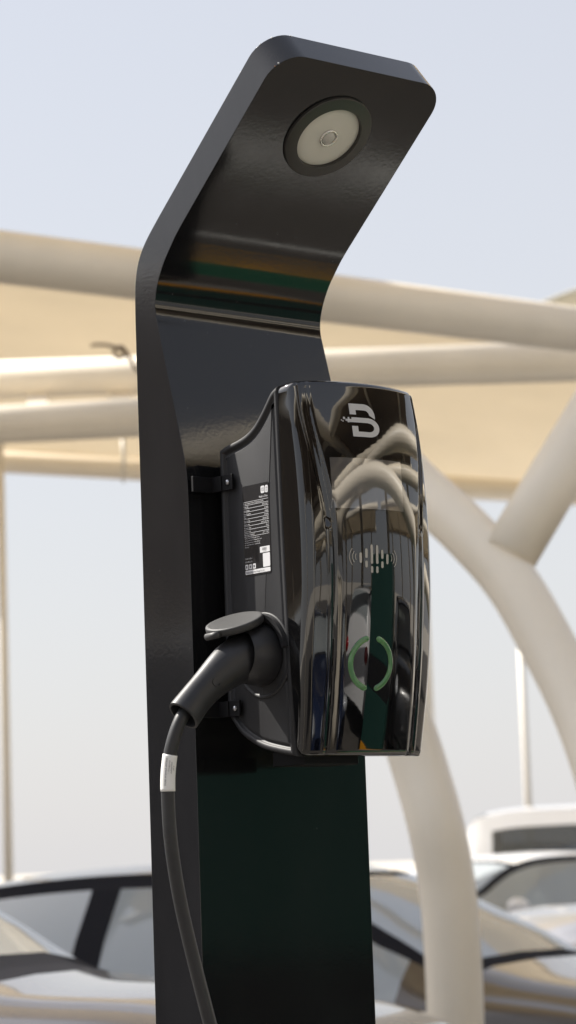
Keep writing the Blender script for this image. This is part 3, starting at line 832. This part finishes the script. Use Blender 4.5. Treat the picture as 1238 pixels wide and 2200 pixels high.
SUV = dict(L=4.6, W=1.90, zl=.26, wb=(.90, 3.62), wr=.37,
    top=[(0, .80), (.04, 1.15), (.14, 1.45), (.35, 1.66), (.8, 1.72), (1.8, 1.74), (2.4, 1.71), (2.7, 1.62), (3.1, 1.36), (3.36, 1.20), (3.9, 1.14), (4.3, 1.06), (4.52, .92), (4.6, .62)],
    belt=[(0, .76), (.05, 1.0), (.2, 1.10), (1.0, 1.10), (2.5, 1.08), (3.2, 1.07), (3.9, 1.03), (4.3, .95), (4.52, .82), (4.6, .56)],
    roofw=[(0, .66), (.3, .66), (1.0, .67), (2.4, .66), (2.9, .68), (3.4, .74), (4.2, .74), (4.6, .6)],
    half=[(0, .76), (.08, .86), (.4, .93), (1.2, .95), (3.4, .95), (4.1, .92), (4.45, .84), (4.6, .66)],
    wind=(2.62, 3.34), rear=(.10, .34), pil=[(1.10, 1.0), (2.02, 2.06), (2.68, 3.2)], side0=.42, side1=3.16)
VAN = dict(rail=.15, framem='p_white', L=4.9, W=1.92, zl=.26, wb=(.95, 3.85), wr=.36,
    top=[(0, .90), (.04, 1.40), (.12, 1.75), (.35, 1.88), (1.0, 1.92), (2.4, 1.91), (2.9, 1.82), (3.3, 1.52), (3.65, 1.24), (4.2, 1.16), (4.6, 1.05), (4.82, .92), (4.9, .6)],
    belt=[(0, .86), (.05, 1.12), (.2, 1.18), (1.0, 1.18), (2.5, 1.16), (3.4, 1.13), (4.2, 1.06), (4.6, .96), (4.82, .82), (4.9, .55)],
    roofw=[(0, .70), (.3, .70), (1.0, .71), (2.6, .70), (3.2, .72), (3.8, .76), (4.5, .74), (4.9, .6)],
    half=[(0, .80), (.08, .88), (.4, .94), (1.2, .96), (3.6, .96), (4.3, .93), (4.7, .84), (4.9, .66)],
    wind=(2.84, 3.62), rear=(.08, .30), pil=[(1.35, 1.33), (2.35, 2.37), (2.98, 3.36)], side0=.36, side1=3.44)
def make_car(cfg, paint, label, loc, rz, name='parked_car', gl='glass', seat='seat', group='parked cars behind the charger', cat='car'):
    root = thing(name, label, cat, loc, rz, group)
    L = cfg['L']; xs = set([0, .02, .05, .09, .14])
    x = .2
    while x < L-.1: xs.add(round(x, 3)); x += .07
    for a in (L-.10, L-.06, L-.03, L): xs.add(round(a, 3))
    for a in (*cfg['wind'], *cfg['rear'], cfg['side0'], cfg['side1']): xs.add(a)
    xs = sorted(xs); xs = [a for i, a in enumerate(xs) if i == 0 or a-xs[i-1] > .006]
    wbase = cfg['wb']; wr = cfg['wr']
    secs = []
    for x in xs:
        top = curve_at(cfg['top'], x); belt = min(curve_at(cfg['belt'], x), top-.015); h = curve_at(cfg['half'], x); rw = min(curve_at(cfg['roofw'], x), h-.04)
        zl = cfg['zl']+ (.10*max(0, 1-x/.3) + .06*max(0, 1-(L-x)/.3))
        arch = 0
        for wx in wbase:
            d = abs(x-wx)
            if d < wr+.055: arch = max(arch, wr+sqrt(max(0, (wr+.055)**2-d*d)))
        z0 = max(zl, arch); g = max(0, top-belt-.06)
        zs = lambda z: max(z, z0+.001)
        gh = min(1, g/.25)
        rwe = h*.93*(1-gh)+ (rw)*gh if False else rw
        edge = top-.035-.02*gh
        P = [(h*.955, z0), (h*.99, max(zl+.20, z0+.02)), (h, max(zl+.36, z0+.04)), (h*.985, max(belt-.12, z0+.06)), (h*.962, max(belt-.022, z0+.07)),
             (h*.945, max(belt+.012, z0+.08)), None, (rwe+.055*gh, edge-cfg.get('rail', .045)*gh), (rwe, edge+.012*gh), (rwe*.62, top-.008), (0, top)]
        a_, b_ = P[5], P[7]; P[6] = ((a_[0]+b_[0])/2+.018*gh, (a_[1]+b_[1])/2)
        if gh < .3: # hood / boot: lay band flat across
            pass
        secs.append([(x, p[0], p[1]) for p in P])
    NP = 11
    bms = {}
    def B(k):
        if k not in bms: bms[k] = (bmesh.new(), {})
        return bms[k]
    def vert(key, sx, i, k):
        bm, d = B(key); kk = (sx, i, k) if secs[i][k][1] != 0 else (0, i, k)
        if kk not in d:
            x, y, z = secs[i][k]; d[kk] = bm.verts.new((x-L/2, y*sx, z))
        return d[kk]
    w0, w1 = cfg['wind']; r0, r1 = cfg['rear']
    glassq = {}
    for sx in (1, -1):
        for i in range(len(xs)-1):
            xm = (xs[i]+xs[i+1])/2
            for k in range(NP-1):
                key = 'body'
                if k >= 7 and w0 < xm < w1: key = 'windshield' if k >= 8 else 'body'
                if k >= 7 and w1-.07 < xm < w1+.05: key = 'cowl_trim'
                if k >= 8 and w0-.03 < xm < w0+.05: key = 'header_trim'
                if k >= 8 and r0 < xm < r1: key = 'rear_window'
                if k in (5, 6):
                    if cfg['side0'] < xm < cfg['side1']:
                        # slanted pillars: use x at bottom and top
                        key = 'win'
                        for idx, (pt, pb) in enumerate(cfg['pil'][:]):
                            pass
                        t = .25 if k == 5 else .75
                        c1 = cfg['pil'][1][1]*(1-t)+cfg['pil'][1][0]*t if False else (cfg['pil'][1][0]+cfg['pil'][1][1])/2
                        c0 = cfg['pil'][0][0]
                        topx = curve_at(cfg['top'], xm)-curve_at(cfg['belt'], xm)
                        sd = 'left' if sx > 0 else 'right'
                        if abs(xm-c1) < .075: key = 'pillarb_'+sd
                        elif abs(xm-c0) < .05: key = 'pillarc_'+sd
                        elif topx < .19: key = 'pillar%s_%s' % ('a' if xm > c1 else 'd', sd)
                        else:
                            key = 'win%d_%d' % (sx, 0 if xm < c0 else 1 if xm < c1 else 2)
                    elif w0-.1 < xm < w1 or r0 < xm < r1+.1: key = 'body'
                if k == 7 and cfg['side0']-.1 < xm < cfg['side1']+.05 and curve_at(cfg['top'], xm)-curve_at(cfg['belt'], xm) > .12: key = 'frame_'+('left' if sx > 0 else 'right')
                if k == 4 and cfg['side0']-.1 < xm < cfg['side1']: key = 'sill_'+('left' if sx > 0 else 'right')
                a, b, c, d = vert(key, sx, i, k), vert(key, sx, i+1, k), vert(key, sx, i+1, k+1), vert(key, sx, i, k+1)
                if len({a, b, c, d}) < 3: continue
                bm, _ = B(key)
                f = [a, b, c, d] if sx < 0 else [d, c, b, a]
                f = [v for n_, v in enumerate(f) if v not in f[:n_]]
                try: bm.faces.new(f)
                except ValueError: pass
    # caps front and rear
    for i in (0, len(xs)-1):
        bm, _ = B('body')
        loop = [vert('body', 1, i, k) for k in range(NP)] + [vert('body', -1, i, k) for k in range(NP-2, -1, -1)]
        try: bm.faces.new(loop)
        except ValueError: pass
    # floor
    bodyo = None
    for key, (bm, _) in sorted(bms.items()):
        if key == 'body': nm, mm = 'body', paint
        elif key.startswith('pillar'): nm, mm = 'pillar_trim', 'trimm'
        elif key in ('cowl_trim', 'header_trim'): nm, mm = key, 'trimm'
        elif key.startswith('frame'): nm, mm = 'window_frame', cfg.get('framem', 'trimm')
        elif key.startswith('sill'): nm, mm = 'window_sill', 'trimm'
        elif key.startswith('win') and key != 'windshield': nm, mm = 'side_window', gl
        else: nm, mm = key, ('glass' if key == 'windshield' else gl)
        o = frombm(nm, bm, mm, root, True, recalc=(key == 'body'))
        if key == 'body': sharp(o, 50); bodyo = o
    # interior and underside
    bm = bmesh.new(); box_bm(bm, (0, 0, .42), (L-.5, cfg['W']-.26, .30))
    frombm('floor_tub', bm, 'plast', root, False)
    bz = curve_at(cfg['belt'], L*.5)
    bm = bmesh.new(); dx = w1-L/2-.32; box_bm(bm, (dx, 0, bz-.12), (.5, cfg['W']-.36, .22)); bevel(frombm('dashboard', bm, 'plast', root, False), .05)
    for sx in ((2.25, .38), (2.25, -.38), (1.35, .42), (1.35, -.42)):
        bm = bmesh.new(); X = sx[0]-L/2
        box_bm(bm, (X, sx[1], .62), (.5, .5, .16)); 
        Mt = Matrix.Translation((X-.24, sx[1], .66)) @ Matrix.Rotation(radians(-14), 4, 'Y')
        box_bm(bm, (0, 0, .21), (.12, .44, .42), Mt)
        box_bm(bm, (-.01, 0, .50), (.08, .22, .13), Mt)
        bevel(frombm('car_seat', bm, seat, root, False), .04)
    # steering wheel
    bm = bmesh.new(); ct = V(w1-L/2-.62, .38, bz-.02); pts = [ct+Matrix.Rotation(radians(-25), 3, 'Y') @ V(0, .18*cos(a), .18*sin(a)) for a in [2*pi*k/20 for k in range(21)]]
    tube_bm(bm, pts, .014, 8); frombm('steering_wheel', bm, 'plast', root)
    # mirrors
    for sy in (1, -1):
        bm = bmesh.new(); bmesh.ops.create_uvsphere(bm, u_segments=16, v_segments=10, radius=1)
        hx = w1-L/2-.42
        for v in bm.verts: v.co = V(hx+v.co.x*.09-(.03*abs(v.co.y)), sy*(cfg['W']/2+.07)+v.co.y*.11, bz+.06+v.co.z*.075)
        tube_bm(bm, [V(hx+.02, sy*(cfg['W']/2-.06), bz-.01), V(hx, sy*(cfg['W']/2+.03), bz+.02)], .03, 8)
        frombm('wing_mirror', bm, paint, root)
    # wheels
    for wx in wbase:
        for sy in (1, -1):
            cy = sy*(cfg['W']/2-.13)
            Mx = Matrix.Translation((wx-L/2, cy, wr)) @ Matrix.Rotation(-sy*pi/2, 4, 'X')
            ty = disc_lathe('wheel', [(wr*.62, -.10), (wr*.93, -.105), (wr, -.085), (wr, .085), (wr*.93, .105), (wr*.66, .10), (wr*.64, .07)], 'tyre', root, Mx, 32)
            bm = bmesh.new(); bmesh.ops.create_cone(bm, cap_ends=True, segments=32, radius1=wr*.64, radius2=wr*.64, depth=.02, matrix=Mx @ Matrix.Translation((0, 0, .02)))
            for s_ in range(5):
                a = 2*pi*s_/5; box_bm(bm, (wr*.34, 0, .06), (wr*.56, wr*.20, .04), Mx @ Matrix.Rotation(a, 4, 'Z'))
            bmesh.ops.create_cone(bm, cap_ends=True, segments=20, radius1=wr*.16, radius2=wr*.12, depth=.06, matrix=Mx @ Matrix.Translation((0, 0, .06)))
            frombm('rim', bm, 'rim', ty, False)
    # lights, handles, bumper grille
    fx = L-.22
    for sy in (1, -1):
        for (xx, nm, mm, zz, hh) in ((L-.20, 'headlight', 'lens', curve_at(cfg['belt'], L-.3)-.07, .10), (.06, 'tail_light', 'red', curve_at(cfg['belt'], .2)-.12, .13)):
            h = curve_at(cfg['half'], xx); bm = bmesh.new()
            bmesh.ops.create_uvsphere(bm, u_segments=16, v_segments=10, radius=1)
            for v in bm.verts: v.co = V(xx-L/2+v.co.x*.15*(1 if nm == 'headlight' else .5), sy*(h-.10)+v.co.y*.13, zz+v.co.z*hh)
            frombm(nm, bm, mm, root)
        for hxp in ((cfg['pil'][1][0]+.22) - L/2 - .42, cfg['pil'][1][0]+.55-L/2+.30 - .8 + .62):
            bm = bmesh.new(); box_bm(bm, (hxp, sy*(cfg['W']/2-.005), bz-.13), (.20, .03, .03)); bevel(frombm('door_handle', bm, paint, root, False), .01)
    return root

def yaw_deg(a): return radians(a)
# dark bronze sedan, nose to the right and towards the camera
def put(px, py, Y): p = at(px, py, Y); p.z = 0; return p
def carpos(px, Y): p = at(px, 1850, Y); return V(p.x, p.y, 0)
car1 = make_car(SEDAN, 'p_bronze', 'dark bronze sedan parked straight behind the black post, nose to the right', V(-.26, 11.0, 0), yaw_deg(-28))
car2 = make_car(SUV, 'p_grey', 'grey car at the lower left, its pale hood reflecting the sky', V(-1.78, 7.0, 0), yaw_deg(-14))
car3 = make_car(SUV, 'p_silver', 'silver car at the right edge, seen beyond the dark bronze sedan', V(2.95, 15.3, 0), yaw_deg(203))
car4 = make_car(SEDAN, 'p_white', 'low white sedan in front of the white van, beyond the bronze sedan', carpos(1120, 24), yaw_deg(215))
car5 = make_car(VAN, 'p_white', 'tall white van with dark windows, farthest right behind the cars', carpos(1520, 26), yaw_deg(-8), name='parked_van', gl='glassd', cat='van')
car6 = make_car(SUV, 'p_white', 'small white car far off beside the arched cream column', carpos(1030, 58), yaw_deg(185), gl='glassd')

# ================================================================== OUTSIDE THE FRAME (seen in the reflections or added for shade)
# canopies; some are added unseen to cast shade or reflect dark
def canopy(name, label, cx, cy, lx, ly, z, rz=0, rise=0, m='fabric', posts=True, ribs=4, sag=.35, rpipe=.11):
    t = thing(name, label, 'canopy', (cx, cy, 0), radians(rz), 'shade canopies around the charger')
    sheet('canopy_cloth', V(-lx/2, -ly/2, z), V(lx/2, -ly/2, z), V(-lx/2, ly/2, z+rise), V(lx/2, ly/2, z+rise), sag, m, t, 40, 20)
    for yy in (-ly/2, ly/2): tube('edge_tube', [V(-lx/2-.2, yy, z-.02+(rise if yy > 0 else 0)), V(lx/2+.2, yy, z-.02+(rise if yy > 0 else 0))], rpipe, 'cream', t, 20)
    for k in range(ribs):
        xx = -lx/2+lx*(k+.5)/ribs
        tube('rib_tube', catmull([V(xx, -ly/2, z-.05), V(xx, 0, z+sag*.4-.25), V(xx, ly/2, z+rise-.05)], 6), rpipe*.7, 'cream', t, 16)
        if posts: tube('canopy_column', catmull([V(xx, ly/2-.3, 0), V(xx, ly/2-.3, z*.6), V(xx, ly/2-1.4, z-.2)], 6), rpipe, 'cream', t, 20)
    return t
canopy('shade_canopy', 'unseen beige canopy added above the frame to shade the big beam and the arches', -1.0, 11.55, 8.6, 4.1, CAMH+5.3, posts=False, sag=.2)  # added out of view to shade the big beam and arches
canopy('shade_canopy', 'small unseen beige canopy added off to the left to shade the parked bronze sedan', -7.6, 13.3, 6, 3.2, CAMH+5.3, posts=False, sag=.1)  # added out of view to keep the sun off the bronze sedan
canopy('shade_canopy', 'beige shade canopy to the right of the charger', 6.7, 2.2, 11, 5.6, 4.25, rz=-90, ribs=3, rpipe=.15, m='fabricm')
canopy('shade_canopy', 'beige shade canopy farther to the right', 15.5, 8, 14, 5.5, 4.0, rz=-80, ribs=6)
canopy('shade_canopy', 'beige shade canopy far behind the camera to the right', 14, -8, 14, 5.5, 4.0, rz=-110, ribs=6)
canopy('shade_canopy', 'beige shade canopy above and behind the camera', 1.5, -4.3, 13, 6.2, 4.2, ribs=3, rpipe=.15, m='fabricm')
canopy('shade_canopy', 'brown canopy added out of view to the left, for a dark reflection in the post side', -16.0, 6.5, 10, 6, 5.2, rz=90, ribs=4, rise=-1.6, m='fabricd')  # added and tilted so that the post side reflects a dark band
fr = thing('pipe_frame', 'cream curved steel tubes of an open shade frame to the right of the charger', 'shade frame', (3.0, 1.5, 0))
for p_, r_ in (([(-.6, -6.8, 0), (-.5, -6.2, 1.8), (-.2, -4.6, 2.4), (.2, -1.6, 2.70), (.5, 1.2, 2.62), (.5, 3.4, 2.1), (0, 4.2, 1.2), (0, 4.4, 0)], .13),
               ([(.9, -8, .0), (.9, -6.0, 1.8), (1.0, -1.5, 2.7), (1.0, 1.5, 3.1), (1.0, 5, 3.2)], .11), ([(1.4, -7, 3.3), (1.4, 0, 3.2), (1.4, 6, 3.3)], .12), ([(1.5, -7, 2.95), (1.5, 0, 2.85), (1.5, 6, 2.95)], .10)):
    tube('frame_tube', catmull([V(*q) for q in p_], 8), r_, 'cream', fr, 24)
# green service cabinet, right of the charger
gc = thing('service_cabinet', 'dark green service cabinet with a black band and an orange band', 'cabinet', (3.9, 2.35, 0), radians(10))
for nm, zc, hz, m in (('cabinet_plinth', .12, .24, 'concrete'), ('orange_band', .335, .19, 'orange'), ('cabinet_body', .69, .52, 'gcab'), ('black_band', 1.075, .25, 'gblk'), ('cabinet_top', 1.625, .85, 'gcab')):
    bm = bmesh.new(); box_bm(bm, (0, 0, zc), (.5, 1.15, hz)); bevel(frombm(nm, bm, m, gc, False), .01)
car7 = make_car(SEDAN, 'p_blue', 'dark blue car being charged beside the post', (3.1, -1.6, 0), radians(100), group='parked cars around the charger')
car8 = make_car(SUV, 'p_white', 'white car under the right hand canopy', (7.2, .6, 0), radians(5), group='parked cars around the charger')
car9 = make_car(SUV, 'p_black', 'black car under the right hand canopy', (7.6, 4.0, 0), radians(175), group='parked cars around the charger')
ctn = thing('added_container', 'dark grey ribbed container added out of view to the left, darkening the reflection in the post side', 'container', (-11.5, 6.0, 0), radians(84))  # added out of view so that the lower post side reflects dark
bm = bmesh.new(); ys = []
for k in range(61):
    x = -3+6*k/60; ys.append((x, -1.2-(.03 if (k//2) % 2 else 0)))
lo = [bm.verts.new((x, y, .12)) for x, y in ys]; hi = [bm.verts.new((x, y, 2.5)) for x, y in ys]
lo2 = [bm.verts.new((x, -y, .12)) for x, y in ys]; hi2 = [bm.verts.new((x, -y, 2.5)) for x, y in ys]
for k in range(60):
    bm.faces.new((lo[k], lo[k+1], hi[k+1], hi[k])); bm.faces.new((lo2[k], hi2[k], hi2[k+1], lo2[k+1])); bm.faces.new((hi[k], hi[k+1], hi2[k+1], hi2[k])); bm.faces.new((lo[k], lo2[k], lo2[k+1], lo[k+1]))
bm.faces.new((lo[0], hi[0], hi2[0], lo2[0])); bm.faces.new((lo[-1], lo2[-1], hi2[-1], hi[-1]))
frombm('container_body', bm, 'plast', ctn, False)
for z in (.10, 2.54):
    bm = bmesh.new(); box_bm(bm, (0, 0, z), (6.1, 2.5, .12)); bevel(frombm('frame_rail', bm, 'plast', ctn, False), .01)

# ================================================================== LIGHT, SKY, CAMERA
EL = radians(48)
hd = Vector((-.905, .424, 0)).normalized()
SUN = Vector((hd.x*cos(EL), hd.y*cos(EL), sin(EL)))
sl_ = bpy.data.lights.new('sun', 'SUN'); sl_.energy = 5.0; sl_.angle = radians(.53); sl_.color = (1, .95, .87)
so = bpy.data.objects.new('sun', sl_); COL.objects.link(so); so.rotation_euler = SUN.to_track_quat('Z', 'Y').to_euler(); so.location = SUN*30
w = bpy.data.worlds.new('World'); SC.world = w; w.use_nodes = True; nt = w.node_tree
bg = nt.nodes['Background']; sk = nt.nodes.new('ShaderNodeTexSky'); sk.sky_type = 'NISHITA'; sk.sun_disc = False
sk.sun_elevation = EL; sk.sun_rotation = math.atan2(SUN.x, SUN.y) % (2*pi)
sk.air_density = 1.0; sk.dust_density = 1.6; sk.ozone_density = 1.0; sk.altitude = 0
hz = nt.nodes.new('ShaderNodeMix'); hz.data_type = 'RGBA'; hz.inputs['Factor'].default_value = .83
# milky desert haze over the clear sky, brighter towards the sun (aureole)
geo = nt.nodes.new('ShaderNodeTexCoord'); dp = nt.nodes.new('ShaderNodeVectorMath'); dp.operation = 'DOT_PRODUCT'; dp.inputs[1].default_value = SUN
nt.links.new(geo.outputs['Generated'], dp.inputs[0])
def mth(op, a, b):
    n = nt.nodes.new('ShaderNodeMath'); n.operation = op
    for i_, v in enumerate((a, b)):
        if isinstance(v, (int, float)): n.inputs[i_].default_value = v
        else: nt.links.new(v, n.inputs[i_])
    return n.outputs[0]
glow = mth('ADD', mth('MULTIPLY', mth('POWER', mth('MAXIMUM', dp.outputs['Value'], 0), 12), 5), 1)
vm = nt.nodes.new('ShaderNodeVectorMath'); vm.operation = 'SCALE'; vm.inputs[0].default_value = (4.02, 3.96, 4.02)
nt.links.new(glow, vm.inputs['Scale']); nt.links.new(vm.outputs[0], hz.inputs['B'])
sp = nt.nodes.new('ShaderNodeSeparateXYZ'); nt.links.new(geo.outputs['Generated'], sp.inputs[0])
nt.links.new(mth('SUBTRACT', .90, mth('MULTIPLY', mth('MAXIMUM', sp.outputs['Z'], 0), .50)), hz.inputs['Factor'])
nt.links.new(sk.outputs[0], hz.inputs['A']); nt.links.new(hz.outputs['Result'], bg.inputs[0]); bg.inputs[1].default_value = .10

cam = bpy.data.cameras.new('camera'); co = bpy.data.objects.new('camera', cam); COL.objects.link(co)
co.location = (0, 0, CAMH); co.rotation_mode = 'XYZ'
co.matrix_world = Matrix.Translation((0, 0, CAMH)) @ Matrix.Rotation(pi/2+PITCH, 4, 'X') @ Matrix.Rotation(-ROLL, 4, 'Z')
cam.sensor_fit = 'VERTICAL'; cam.sensor_height = 36; cam.sensor_width = 36; cam.lens = F_PX/2200*36
cam.clip_end = 2000; cam.clip_start = .05
cam.dof.use_dof = True; cam.dof.focus_distance = 3.12; cam.dof.aperture_fstop = cam.lens/1000/.0115
SC.camera = co
SC.view_settings.view_transform = 'Standard'; SC.view_settings.look = 'None'; SC.view_settings.gamma = 1; SC.view_settings.exposure = .95
SC.cycles.max_bounces = 10; SC.cycles.transparent_max_bounces = 16
SC.cycles.use_denoising = True
